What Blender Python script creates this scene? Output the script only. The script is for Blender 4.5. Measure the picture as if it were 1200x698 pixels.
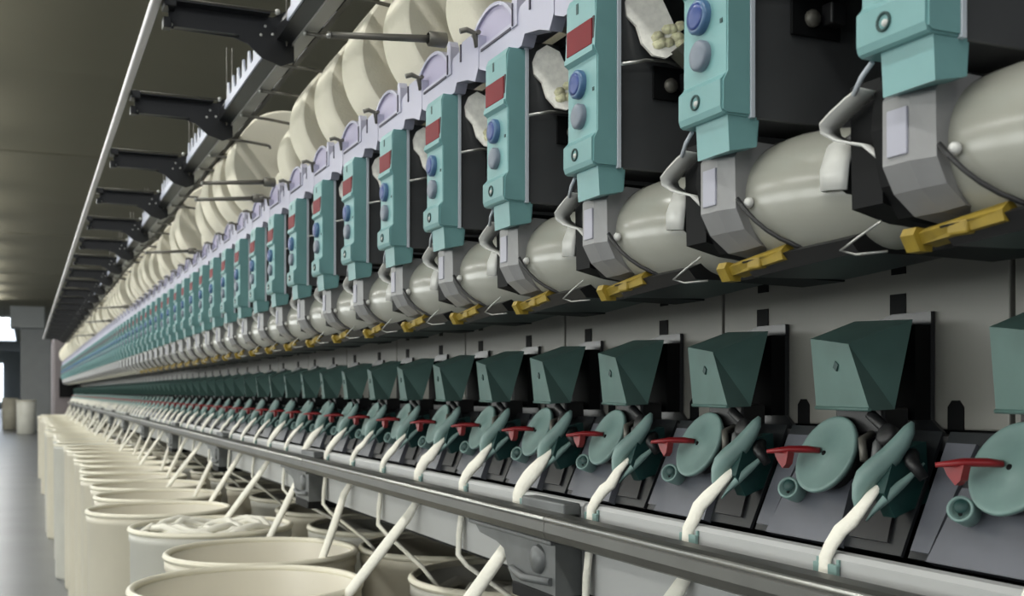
import bpy, bmesh, math, random
from mathutils import Vector, Matrix
random.seed(7)
for o in list(bpy.data.objects): bpy.data.objects.remove(o)
sc = bpy.context.scene
COL = sc.collection
PI = math.pi
EYE = 1.45          # lens height above the floor
P = 0.25            # spacing of the spinning positions along the machine
Y0 = 0.667          # first position
NUNIT = 84
NNEAR = 26          # positions that get all their parts

# ------------------------------------------------------------------ camera
cam_d = bpy.data.cameras.new('camera'); cam = bpy.data.objects.new('camera', cam_d); COL.objects.link(cam)
cam.location = (0, 0, EYE)
YAW = math.radians(23.68)
cam.rotation_euler = (PI/2, 0, -YAW)
cam_d.sensor_width = 36; cam_d.lens = 39.0
cam_d.shift_y = (459-349)/1200
cam_d.clip_start = .02; cam_d.clip_end = 300
cam_d.dof.use_dof = True; cam_d.dof.focus_distance = 1.35; cam_d.dof.aperture_fstop = 11
sc.camera = cam

# ------------------------------------------------------------------ world, lights, exposure
w = bpy.data.worlds.new('world'); sc.world = w; w.use_nodes = True
bg = w.node_tree.nodes['Background']; bg.inputs[0].default_value = (.88, .93, 1, 1); bg.inputs[1].default_value = .55
sc.view_settings.view_transform = 'Standard'; sc.view_settings.look = 'None'
sc.view_settings.exposure = 0.0; sc.view_settings.gamma = 1; sc.view_settings.use_curve_mapping = False
LAMP_W = 43.0
LAMPS = [(-1.0, -3.2+3.4*i) for i in range(14)] + [(-4.6, -3+3.4*i) for i in range(12)] + [(-3.2, 52), (-3.2, 60), (-3.2, 70), (-3.2, 80), (-3.2, 92)]  # second and third rows are unseen, added to brighten the machine and far hall
LAMP_Z = 2.80
for lx, ly in LAMPS:
    l = bpy.data.lights.new('lamp_light', 'AREA'); l.shape = 'RECTANGLE'; l.size = .16; l.size_y = 2.4
    l.energy = LAMP_W; l.color = (1.0, .99, .95)
    lo = bpy.data.objects.new('lamp_light', l); lo.location = (lx, ly, EYE+LAMP_Z-.075); COL.objects.link(lo)
    if lx > -7:      # the tubes are open and light the ceiling too
        l = l.copy(); l.energy = LAMP_W*.35; lo = bpy.data.objects.new('lamp_light', l); lo.location = (lx, ly, EYE+LAMP_Z+.075); lo.rotation_euler = (PI, 0, 0); COL.objects.link(lo)

# ------------------------------------------------------------------ materials
def mat(name, col, rough=.5, metal=0, spec=.5, noise=0, nscale=8, bump=0, bscale=60, emis=None, estr=0, alpha=None, trans=0, coat=0):
    m = bpy.data.materials.new(name); m.use_nodes = True
    nt = m.node_tree; b = nt.nodes['Principled BSDF']
    def lin(c): return tuple(((x/12.92) if x <= .04045 else ((x+.055)/1.055)**2.4) for x in c)
    c = lin(col)
    b.inputs['Base Color'].default_value = (*c, 1)
    b.inputs['Roughness'].default_value = rough; b.inputs['Metallic'].default_value = metal
    b.inputs['Specular IOR Level'].default_value = spec
    if coat: b.inputs['Coat Weight'].default_value = coat; b.inputs['Coat Roughness'].default_value = .15
    if noise or bump:
        tc = nt.nodes.new('ShaderNodeTexCoord')
    if noise:
        n = nt.nodes.new('ShaderNodeTexNoise'); n.inputs['Scale'].default_value = nscale; n.inputs['Detail'].default_value = 5
        nt.links.new(tc.outputs['Object'], n.inputs['Vector'])
        r = nt.nodes.new('ShaderNodeValToRGB')
        r.color_ramp.elements[0].position = .3; r.color_ramp.elements[1].position = .7
        r.color_ramp.elements[0].color = (*[max(0, x*(1-noise)) for x in c], 1)
        r.color_ramp.elements[1].color = (*[min(1, x*(1+noise)) for x in c], 1)
        nt.links.new(n.outputs['Fac'], r.inputs['Fac']); nt.links.new(r.outputs['Color'], b.inputs['Base Color'])
    if bump:
        n2 = nt.nodes.new('ShaderNodeTexNoise'); n2.inputs['Scale'].default_value = bscale
        nt.links.new(tc.outputs['Object'], n2.inputs['Vector'])
        bp = nt.nodes.new('ShaderNodeBump'); bp.inputs['Strength'].default_value = bump; bp.inputs['Distance'].default_value = .002
        nt.links.new(n2.outputs['Fac'], bp.inputs['Height']); nt.links.new(bp.outputs['Normal'], b.inputs['Normal'])
    if emis:
        b.inputs['Emission Color'].default_value = (*lin(emis), 1); b.inputs['Emission Strength'].default_value = estr
    if trans: b.inputs['Transmission Weight'].default_value = trans
    if alpha is not None: b.inputs['Alpha'].default_value = alpha
    return m
M = dict(
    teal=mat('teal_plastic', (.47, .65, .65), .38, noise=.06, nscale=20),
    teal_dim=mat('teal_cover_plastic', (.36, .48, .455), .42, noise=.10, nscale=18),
    teal_disc=mat('teal_disc_plastic', (.48, .59, .57), .40, noise=.08, nscale=30),
    teal_dark=mat('dark_teal_plastic', (.10, .25, .24), .5),
    lilac=mat('lilac_white_plastic', (.70, .70, .77), .35, noise=.05),
    lilac_win=mat('smoky_lilac_window', (.66, .64, .74), .45),
    line=mat('dark_joint', (.22, .21, .27), .6),
    red_disp=mat('dark_red_display', (.46, .06, .10), .5, spec=.2, noise=.08, nscale=30),
    disp_edge=mat('display_frame', (.22, .06, .09), .4),
    blue=mat('blue_button_plastic', (.17, .27, .52), .3),
    blue_ring=mat('blue_ring_plastic', (.30, .43, .57), .3),
    greybtn=mat('grey_button_plastic', (.45, .49, .54), .4),
    black=mat('black_plastic', (.05, .055, .06), .65, spec=.2),
    side=mat('dark_coated_steel', (.29, .295, .30), .28, spec=.6, noise=.18, nscale=9, coat=.2),
    dark=mat('dark_metal', (.13, .13, .135), .45, noise=.15),
    edge=mat('pale_edge_metal', (.78, .81, .84), .3),
    pod=mat('pale_grey_enamel', (.62, .62, .58), .27, noise=.04, nscale=12, coat=.35),
    collar=mat('collar_plastic', (.56, .56, .56), .35, noise=.08, nscale=25),
    collar_face=mat('collar_window', (.68, .68, .73), .3, noise=.06),
    tab=mat('white_tab_plastic', (.84, .84, .82), .35),
    metal=mat('bright_steel', (.72, .72, .70), .28, metal=.8),
    rod=mat('grey_rod_metal', (.44, .43, .40), .4, metal=.35),
    yellow=mat('mustard_plastic', (.58, .49, .15), .55, noise=.25, nscale=60),
    cream_flap=mat('cream_ceramic', (.96, .95, .91), .4, noise=.10, nscale=140),
    lint=mat('cream_lint_patch', (.90, .87, .72), .8, noise=.35, nscale=160),
    olive=mat('dark_olive_plastic', (.27, .27, .23), .5),
    panel=mat('warm_grey_panel', (.53, .525, .50), .42, noise=.05, nscale=6),
    ledge=mat('pale_grey_ledge', (.68, .685, .68), .45, noise=.04, nscale=5),
    rail=mat('brushed_rail', (.32, .32, .305), .38, metal=.45, noise=.12, nscale=14),
    cast=mat('cast_bracket_grey', (.38, .39, .39), .45, metal=.2, noise=.22, nscale=14),
    deckp=mat('deck_plate', (.38, .39, .42), .30, noise=.15, nscale=12, coat=.3),
    deckd=mat('deck_dark_plate', (.16, .17, .18), .30, noise=.2, nscale=12, coat=.2),
    red=mat('red_lever_plastic', (.56, .12, .14), .38),
    sliver=mat('cotton_sliver', (.93, .92, .87), .95, spec=.1, bump=.6, bscale=160),
    cream=mat('cream_yarn', (.955, .935, .86), .92, spec=.15, bump=.35, bscale=220),
    tube=mat('paper_tube', (.45, .41, .36), .7),
    can=mat('cream_can_plastic', (.845, .82, .745), .42, noise=.05, nscale=4),
    can2=mat('pale_can_plastic', (.79, .785, .745), .42, noise=.06, nscale=4),
    canrim=mat('cream_can_rim', (.90, .88, .80), .35),
    rackblack=mat('black_steel', (.10, .105, .115), .35, spec=.6, noise=.1),
    rackdark=mat('dark_channel_steel', (.16, .16, .15), .5),
    rackolive=mat('olive_channel', (.36, .36, .31), .55),
    bar=mat('grey_bar_steel', (.58, .58, .56), .4, metal=.1),
    pipe=mat('white_duct_enamel', (.88, .87, .87), .4),
    comb=mat('pale_comb_plastic', (.72, .74, .80), .4),
    ceil=mat('ceiling_board', (.53, .515, .44), .8, noise=.07, nscale=.35),
    joint=mat('ceiling_joint', (.22, .21, .19), .8),
    wallm=mat('hall_wall_paint', (.72, .75, .77), .7, noise=.05, nscale=1),
    column=mat('grey_column_paint', (.60, .61, .61), .6, noise=.05, nscale=2),
    cap=mat('column_cap_paint', (.70, .71, .71), .6),
    cabinet=mat('pinkish_grey_cabinet', (.50, .47, .48), .5, noise=.1, nscale=2),
    fixture=mat('lamp_housing', (.85, .85, .85), .5),
    glow=mat('lamp_tube', (.95, .97, 1), .5, emis=(.95, .98, 1), estr=6),
    sidelight=mat('window_daylight', (.9, .93, 1), .5, emis=(.98, .99, .97), estr=6.2),
    daylight=mat('daylight_panel', (.9, .93, 1), .5, emis=(.92, .96, 1), estr=2.6),
)
# polished grey floor, worn unevenly
fm = mat('polished_floor', (.40, .41, .42), .33, spec=.4, noise=.14, nscale=1.3)
M['floor'] = fm

# ------------------------------------------------------------------ mesh builder
class MB:
    """collects shapes and links them as one mesh object"""
    def __init__(s): s.v = []; s.f = []; s.mi = []; s.sm = []; s.mats = []
    def m(s, k):
        if k not in s.mats: s.mats.append(k)
        return s.mats.index(k)
    def add(s, vs, fs, k, smooth=False):
        o = len(s.v); i = s.m(k); s.v += [tuple(v) for v in vs]
        for f in fs: s.f.append(tuple(o+x for x in f)); s.mi.append(i); s.sm.append(smooth)
    def box(s, a, b, k, bev=0):
        x0, y0, z0 = [min(a[i], b[i]) for i in range(3)]; x1, y1, z1 = [max(a[i], b[i]) for i in range(3)]
        if bev:
            bm = bmesh.new(); bmesh.ops.create_cube(bm, size=1)
            for v in bm.verts: v.co = Vector(((x0+x1)/2+v.co.x*(x1-x0), (y0+y1)/2+v.co.y*(y1-y0), (z0+z1)/2+v.co.z*(z1-z0)))
            bmesh.ops.bevel(bm, geom=bm.edges[:], offset=bev, segments=2, affect='EDGES', profile=.5)
            bm.verts.index_update()
            s.add([v.co[:] for v in bm.verts], [[v.index for v in f.verts] for f in bm.faces], k, False); bm.free(); return
        vs = [(x0,y0,z0),(x1,y0,z0),(x1,y1,z0),(x0,y1,z0),(x0,y0,z1),(x1,y0,z1),(x1,y1,z1),(x0,y1,z1)]
        s.add(vs, [(0,3,2,1),(4,5,6,7),(0,1,5,4),(1,2,6,5),(2,3,7,6),(3,0,4,7)], k)
    def prism(s, pts, ax, a, b, k, smooth=False, pts2=None):
        """polygon in the plane across axis ax, drawn out from a to b; ax 1: pts=(x,z), ax 0: (y,z), ax 2: (x,y)"""
        def p3(p, t): return (p[0], t, p[1]) if ax == 1 else ((t, p[0], p[1]) if ax == 0 else (p[0], p[1], t))
        n = len(pts); q = pts2 or pts
        vs = [p3(p, a) for p in pts]+[p3(p, b) for p in q]
        fs = [tuple(range(n))[::-1], tuple(range(n, 2*n))]+[(i, (i+1) % n, n+(i+1) % n, n+i) for i in range(n)]
        s.add(vs, fs[:2], k, False); o = len(s.v)-2*n; i0 = s.m(k)
        for f in fs[2:]: s.f.append(tuple(o+x for x in f)); s.mi.append(i0); s.sm.append(smooth)
    def tube(s, pts, r, k, seg=8, cap=True, flat=None):
        pts = [Vector(p) for p in pts]; n = len(pts)
        rs = r if isinstance(r, (list, tuple)) else [r]*n
        vs = []; up = None
        for i, p in enumerate(pts):
            d = (pts[min(i+1, n-1)]-pts[max(i-1, 0)]).normalized()
            if up is None:
                up = d.orthogonal().normalized() if flat is None else (Vector(flat)-d*Vector(flat).dot(d)).normalized()
            up = (up-d*up.dot(d)).normalized(); sd = d.cross(up)
            for j in range(seg):
                a = 2*PI*j/seg; e = 1 if flat is None else .5
                vs.append(p+(sd*math.cos(a)+up*math.sin(a)*e)*rs[i])
        fs = [(i*seg+j, i*seg+(j+1) % seg, (i+1)*seg+(j+1) % seg, (i+1)*seg+j) for i in range(n-1) for j in range(seg)]
        s.add(vs, fs, k, True)
        if cap:
            o = len(s.v)-n*seg; i0 = s.m(k)
            s.f += [tuple(o+j for j in range(seg))[::-1], tuple(o+(n-1)*seg+j for j in range(seg))]; s.mi += [i0, i0]; s.sm += [False, False]
    def lathe(s, org, ax, prof, k, seg=24, sx=1, smooth=True, up=None, close=False):
        """prof = (distance along ax, radius)"""
        ax = Vector(ax).normalized(); u = ax.orthogonal().normalized() if up is None else (Vector(up)-ax*Vector(up).dot(ax)).normalized()
        v = ax.cross(u); org = Vector(org); vs = []; n = len(prof)
        for t, r in prof:
            for j in range(seg):
                a = 2*PI*j/seg; vs.append(org+ax*t+(u*math.cos(a)*sx+v*math.sin(a))*max(r, 1e-5))
        fs = [(i*seg+j, i*seg+(j+1) % seg, (i+1)*seg+(j+1) % seg, (i+1)*seg+j) for i in range(n-1) for j in range(seg)]
        s.add(vs, fs, k, smooth)
        if close: 
            o = len(s.v)-n*seg; i0 = s.m(k)
            s.f += [tuple(o+j for j in range(seg))[::-1], tuple(o+(n-1)*seg+j for j in range(seg))]; s.mi += [i0, i0]; s.sm += [False, False]
    def sheet(s, rows, k, th=.0015, smooth=True):
        """grid of points given a thickness"""
        R = len(rows); C = len(rows[0]); g = [[Vector(p) for p in r] for r in rows]; top = []; bot = []
        for i in range(R):
            for j in range(C):
                du = g[min(i+1, R-1)][j]-g[max(i-1, 0)][j]; dv = g[i][min(j+1, C-1)]-g[i][max(j-1, 0)]
                n = du.cross(dv); n = n.normalized() if n.length > 1e-9 else Vector((0,0,1))
                top.append(g[i][j]+n*th/2); bot.append(g[i][j]-n*th/2)
        N = R*C; fs = []
        for i in range(R-1):
            for j in range(C-1):
                a = i*C+j; fs += [(a, a+1, a+C+1, a+C), (N+a+C, N+a+C+1, N+a+1, N+a)]
        for j in range(C-1):
            fs += [(j, N+j, N+j+1, j+1), ((R-1)*C+j+1, N+(R-1)*C+j+1, N+(R-1)*C+j, (R-1)*C+j)]
        for i in range(R-1):
            fs += [(i*C, (i+1)*C, N+(i+1)*C, N+i*C), (i*C+C-1, N+i*C+C-1, N+(i+1)*C+C-1, (i+1)*C+C-1)]
        s.add(top+bot, fs, k, smooth)
    def mesh(s, name, base=(0,0,0), bevel=0):
        me = bpy.data.meshes.new(name); b = Vector(base)
        me.from_pydata([tuple(Vector(v)-b) for v in s.v], [], s.f)
        for k in s.mats: me.materials.append(M[k])
        me.polygons.foreach_set('material_index', s.mi); me.polygons.foreach_set('use_smooth', s.sm)
        bm = bmesh.new(); bm.from_mesh(me)
        bmesh.ops.recalc_face_normals(bm, faces=bm.faces[:]); bm.to_mesh(me); bm.free()
        me.update(); return me
    def build(s, name, parent=None, base=(0,0,0), kind=None, label=None):
        o = bpy.data.objects.new(name, s.mesh(name, base)); COL.objects.link(o)
        if parent: o.parent = parent
        if kind: o['kind'] = kind
        if label: o['label'] = label
        return o
def thing(name, label, cat, loc=(0,0,0), group=None):
    o = bpy.data.objects.new(name, None); COL.objects.link(o); o.location = loc; o.empty_display_size = .02
    tag(o, label, cat, group); return o
def tag(o, label, cat, group=None):
    o['label'] = label; o['category'] = cat
    if group: o['group'] = group
    return o
KIDS = {}
def copy_tree(o, parent=None):
    c = o.copy(); COL.objects.link(c)
    if parent: c.parent = parent
    for ch in o.children: copy_tree(ch, c)
    return c
def structure(mb, name, base=(0,0,0)):
    return mb.build(name, None, base, kind='structure')
ONES = ['', 'first', 'second', 'third', 'fourth', 'fifth', 'sixth', 'seventh', 'eighth', 'ninth', 'tenth', 'eleventh', 'twelfth', 'thirteenth',
        'fourteenth', 'fifteenth', 'sixteenth', 'seventeenth', 'eighteenth', 'nineteenth']
TENS = {2: ('twentieth', 'twenty'), 3: ('thirtieth', 'thirty'), 4: ('fortieth', 'forty'), 5: ('fiftieth', 'fifty')}
def nth(n):
    if n < 20: return ONES[n]
    t, r = divmod(n, 10); return TENS[t][0] if r == 0 else TENS[t][1]+'-'+ONES[r]
def Y(n): return Y0+P*n
def Z(z): return EYE+z

# ------------------------------------------------------------------ hall
def hall():
    m = MB(); m.box((-12, -6, -.2), (7, 105, 0), 'floor'); structure(m, 'floor')
    for x in (-9.5, -6, -2.5, 4.2):    # saw-cut joints in the floor
        pass
    # ceiling boards with open joints between them
    root = bpy.data.objects.new('ceiling', None); COL.objects.link(root); root['kind'] = 'structure'
    zc = Z(3.2); yy = -4.8; first = None; w_ = 4.2
    k = 0
    while yy < 43:
        y1 = min(yy+w_, 44.6)
        if first is None:
            b = MB(); b.box((-12, 0, 0), (7, w_-.035, .12), 'ceil'); first = b.mesh('ceiling_board')
        o = bpy.data.objects.new('ceiling_board', first); COL.objects.link(o); o.parent = root; o.location = (0, yy, zc+(.0 if k % 2 else .01)); yy += w_; k += 1
    m = MB(); m.box((-12, -4.8, zc+.14), (7, 45.6, zc+.4), 'joint'); m.build('ceiling_deck', root)
    m = MB(); m.box((-12, 45.6, Z(3.6)), (7, 105, Z(3.8)), 'ceil'); m.build('far_ceiling', root)
    m = MB(); m.box((-12, 105, 0), (7, 105.3, 6), 'wallm'); structure(m, 'wall_far')
    m = MB(); m.box((-12.3, -6, 0), (-12, 105, 6), 'wallm'); structure(m, 'wall_left')
    m = MB(); m.box((7, -6, 0), (7.3, 105, 6), 'wallm'); structure(m, 'wall_right')
    # bright opening at the far end of the aisle
    w1 = MB(); w1.box((-9, 104.9, .6), (-1.75, 105.02, 3.9), 'daylight'); wo = structure(w1, 'window_1')
    fr = MB()
    fr.box((-9.1, 104.8, .5), (-1.65, 104.95, .6), 'cap'); fr.box((-9.1, 104.8, 3.9), (-1.65, 104.95, 4.05), 'cap')
    for x in (-9.1, -6.6, -4.2, -1.75): fr.box((x, 104.8, .5), (x+.12, 104.95, 4.0), 'cap')
    fr.build('window_frame', wo)
    # glowing windows added out of view on the left wall to brighten the machine
    wm = MB(); wm.box((-12, 0, 1.0), (-11.98, 3.4, 3.7), 'sidelight'); wme = wm.mesh('window')
    fm2 = MB(); fm2.box((-11.99, -.08, .9), (-11.9, 0, 3.8), 'cap'); fm2.box((-11.99, 3.4, .9), (-11.9, 3.48, 3.8), 'cap'); fm2.box((-11.99, 0, .9), (-11.9, 3.4, 1.0), 'cap'); fm2.box((-11.99, 0, 3.7), (-11.9, 3.4, 3.8), 'cap')
    fme2 = fm2.mesh('window_frame')
    for i in range(10):
        wo2 = bpy.data.objects.new('window_%d' % (i+3), wme); COL.objects.link(wo2); wo2.location = (0, -4.5+4.4*i, 0); wo2['kind'] = 'structure'
        fo = bpy.data.objects.new('window_frame', fme2); COL.objects.link(fo); fo.parent = wo2
    # roof light in the far ceiling
    r = MB(); r.box((-6, 57, Z(3.56)), (-.6, 84, Z(3.6)), 'daylight'); ro = structure(r, 'window_2')
    f2 = MB()
    f2.box((-6.1, 56.9, Z(3.5)), (-.5, 57, Z(3.6)), 'cap'); f2.box((-6.1, 84, Z(3.5)), (-.5, 84.1, Z(3.6)), 'cap')
    f2.box((-.6, 57, Z(3.5)), (-.5, 84, Z(3.6)), 'cap'); f2.box((-6.1, 57, Z(3.5)), (-6, 84, Z(3.6)), 'cap')
    f2.build('window_frame', ro)
    m = MB(); m.box((-7, 88, Z(2.95)), (3, 88.6, Z(3.6)), 'column'); m.build('beam', root)
    # column
    c = thing('column', 'broad grey column with a wider cap at the far end of the aisle', 'column', (.36, 46, 0))
    b = (.36, 46, 0)
    m = MB(); m.box((-.17, 45.5, 0), (.88, 46.5, Z(2.4)), 'column', .03); m.build('shaft', c, b)
    m = MB(); m.box((-.52, 45.2, Z(2.4)), (.66, 46.8, Z(3.2)), 'cap', .03); m.build('capital', c, b)
hall()
def lamps():
    first = None
    for i, (x, y) in enumerate(LAMPS):
        if first is None:
            first = thing('ceiling_lamp', 'lamp', 'lamp', (x, y, Z(LAMP_Z)))
            m = MB(); m.box((-.11, -1.25, -.03), (.11, 1.25, .06), 'fixture', .01); m.build('housing', first)
            for s in (-.06, .06):
                m = MB(); m.tube([(s, -1.2, -.048), (s, 1.2, -.048)], .016, 'glow'); m.build('lamp_tube', first)
            for s in (-.9, .9):
                m = MB(); m.tube([(0, s, .06), (0, s, .405)], .008, 'rod'); m.build('hanger', first)
            o = first
        else:
            o = copy_tree(first)
        o.location = (x, y, Z(LAMP_Z))
        tag(o, 'long twin-tube fluorescent lamp hanging out of view in the hall', 'lamp', 'fluorescent lamps over the aisle')
    # the one seen small past the column
    o = copy_tree(first); o.location = (-1.7, 51, Z(3.12)); o.rotation_euler = (0, 0, PI/2)
    if 'group' in o: del o['group']
    tag(o, 'small bright lamp strip at the far left above the white roof light', 'lamp')
lamps()

# ------------------------------------------------------------------ machine frame
YA, YB = .10, Y(NUNIT)+.05
def frame():
    b = (.9, YA, 0)
    fr = thing('spinning_machine', 'long grey spinning machine frame with panelled back, pale ledge and steel front rail', 'machine', b)
    # grey wall panels between pods and covers, two positions wide
    me = None; me2 = None; y = Y(-3)+.025-.02
    # panel seam at picture x 1160: Y of it
    seam0 = .815
    y = seam0-.5*2
    pm = MB(); pm.box((.9, 0, Z(-.04)), (.915, .494, Z(.27)), 'panel', .002)
    for s_ in (.122, .372):     # round-topped notches at the foot, square slots above
        q_ = s_-.064
        pm.prism([(q_, Z(-.0401)), (q_+.022, Z(-.0401)), (q_+.022, Z(-.016)), (q_+.016, Z(-.009)), (q_+.006, Z(-.009)), (q_, Z(-.016))], 0, .8985, .9005, 'black')
        pm.box((.8985, s_+.02, Z(.132)), (.9005, s_+.042, Z(.162)), 'black')
        pm.box((.8985, s_+.02, Z(.080)), (.9005, s_+.044, Z(.110)), 'black')
    me = pm.mesh('back_panel', (0, 0, 0))
    while y < YB-.5:
        o = bpy.data.objects.new('back_panel', me); COL.objects.link(o); o.parent = fr; o.location = (-b[0], y-b[1], 0); y += .5
    m = MB(); m.box((.918, YA, Z(-.3)), (.99, YB, Z(.5)), 'dark'); m.build('inner_wall', fr, b)
    m = MB(); m.box((.74, YA, Z(.165)), (.898, YB, Z(.25)), 'dark'); m.build('head_carrier', fr, b)
    m = MB(); m.box((.86, YA, Z(.25)), (.9, YB, Z(.50)), 'black'); m.build('head_back', fr, b)
    m = MB(); m.box((.66, YA, Z(.462)), (.9, YB, Z(.475)), 'dark'); m.build('drum_deck', fr, b)
    m = MB(); m.tube([(.72, YA, Z(.478)), (.72, YB, Z(.478))], .022, 'metal', 16); m.build('drive_drum', fr, b)
    # shelf behind the deck, dark trough, pale ledge in 1.5 m lengths
    m = MB(); m.box((.85, YA, Z(-.06)), (.92, YB, Z(-.045)), 'dark'); m.build('shelf', fr, b)
    m = MB(); m.box((.745, YA, Z(-.20)), (.86, YB, Z(-.185)), 'black'); m.build('trough', fr, b)
    m = MB(); m.box((.86, YA, Z(-.30)), (.88, YB, Z(-.06)), 'black'); m.build('trough_back', fr, b)
    # rail section ends (castings) at picture x 645, 366, 261
    c0 = 1.42
    ys = [c0+1.5*i for i in range(-1, 40) if c0+1.5*i+1.5 < YB]
    lm = MB(); lm.prism([(.733, Z(-.165)), (.738, Z(-.160)), (.752, Z(-.160)), (.752, Z(-.2)), (.744, Z(-.2)), (.744, Z(-.287)), (.733, Z(-.287))], 1, 0, 1.492, 'ledge')
    lme = lm.mesh('ledge_fascia')
    rm = MB()   # rail: hollow steel profile with a rounded nose
    rm.prism([(.672, Z(-.186)), (.676, Z(-.178)), (.684, Z(-.1745)), (.704, Z(-.174)), (.704, Z(-.208)), (.682, Z(-.212)), (.674, Z(-.208)), (.671, Z(-.198))], 1, 0, 1.4985, 'rail')
    rm.prism([(.704, Z(-.179)), (.731, Z(-.181)), (.731, Z(-.186)), (.704, Z(-.186))], 1, 0, 1.4985, 'rail')
    rme = rm.mesh('front_rail')
    hm = MB(); hm.tube([(.6735, 0, Z(-.180)), (.6735, 1.4985, Z(-.180))], .0035, 'metal', 8); hme = hm.mesh('rail_highlight')  # bright tube put in as the highlight along the rail
    cm = MB()
    # casting under the rail: flared head and a rounded web
    cm.prism([(.32, Z(-.213)), (.0, Z(-.213)), (.0, Z(-.292)), (.150, Z(-.292)), (.172, Z(-.270)), (.185, Z(-.246)), (.215, Z(-.238)), (.285, Z(-.232))], 0, .690, .732, 'cast')
    cm.box((.682, .32, Z(-.219)), (.705, .0, Z(-.2125)), 'cast', .002)
    cm.lathe((.690, .055, Z(-.245)), (-1, 0, 0), [(0, .022), (.006, .020), (.009, .012), (.010, .0)], 'cast', 16)
    cm.tube([(.688, .15, Z(-.272)), (.684, .1, Z(-.278)), (.688, .01, Z(-.272))], .006, 'cast', 8)
    cme = cm.mesh('rail_casting')
    um = MB(); um.box((.688, .150, Z(-.312)), (.78, .002, Z(-.290)), 'black', .003); ume = um.mesh('casting_foot')
    tm = MB(); tm.box((.704, .150, Z(-.178)), (.732, .002, Z(-.160)), 'cast', .003); tme = tm.mesh('casting_top')
    for i, yv in enumerate(ys):
        # ledge runs from yv-... nearer side up to the casting
        y0 = yv
        def put(name, me_, off, par=fr):
            o = bpy.data.objects.new(name, me_); COL.objects.link(o); o.parent = par; o.location = (off[0]-(b[0] if par is fr else 0), off[1]-(b[1] if par is fr else 0), off[2]); return o
        put('ledge_fascia', lme, (0, y0, 0)); put('front_rail', rme, (0, y0, 0))
        put('rail_highlight', hme, (0, y0, 0))
        c = put('rail_casting', cme, (0, y0, 0)); put('casting_foot', ume, (0, 0, 0), c); put('casting_top', tme, (0, 0, 0), c)
    # machine body under the deck
    m = MB(); m.box((1.37, YA, .12), (1.40, YB, Z(-.2)), 'olive'); m.build('lower_wall', fr, b)
    m = MB(); m.box((.78, YA, Z(-.31)), (1.40, YB, Z(-.29)), 'black'); m.build('underside', fr, b)
    fm_ = MB(); fm_.box((.80, 0, 0), (.86, .06, Z(-.29)), 'dark'); fme = fm_.mesh('frame_leg')
    for i in range(13):
        o = bpy.data.objects.new('frame_leg', fme); COL.objects.link(o); o.parent = fr; o.location = (.50-b[0], 1.7+1.5*i-b[1], 0)
    m = MB(); m.box((.86, YB, 0), (1.6, YB+.01, Z(.6)), 'dark'); m.build('frame_end', fr, b)
    # headstock at the far end of the machine
    h = thing('drive_cabinet', 'pinkish grey drive cabinet closing the far end of the machine beside the column', 'cabinet', (.95, YB+.2, 0))
    hb = (.95, YB+.2, 0)
    m = MB(); m.box((.47, YB+.05, 0), (1.5, YB+2, Z(1.02)), 'cabinet', .02); m.build('body', h, hb)
    m = MB(); m.box((.56, YB+.02, Z(-.1)), (.9, YB+.05, Z(.25)), 'black', .005); m.build('hatch', h, hb)
    m = MB(); m.box((.455, YB+.2, .15), (.47, YB+1.8, Z(.9)), 'cabinet', .005); m.build('door', h, hb)
frame()

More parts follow.
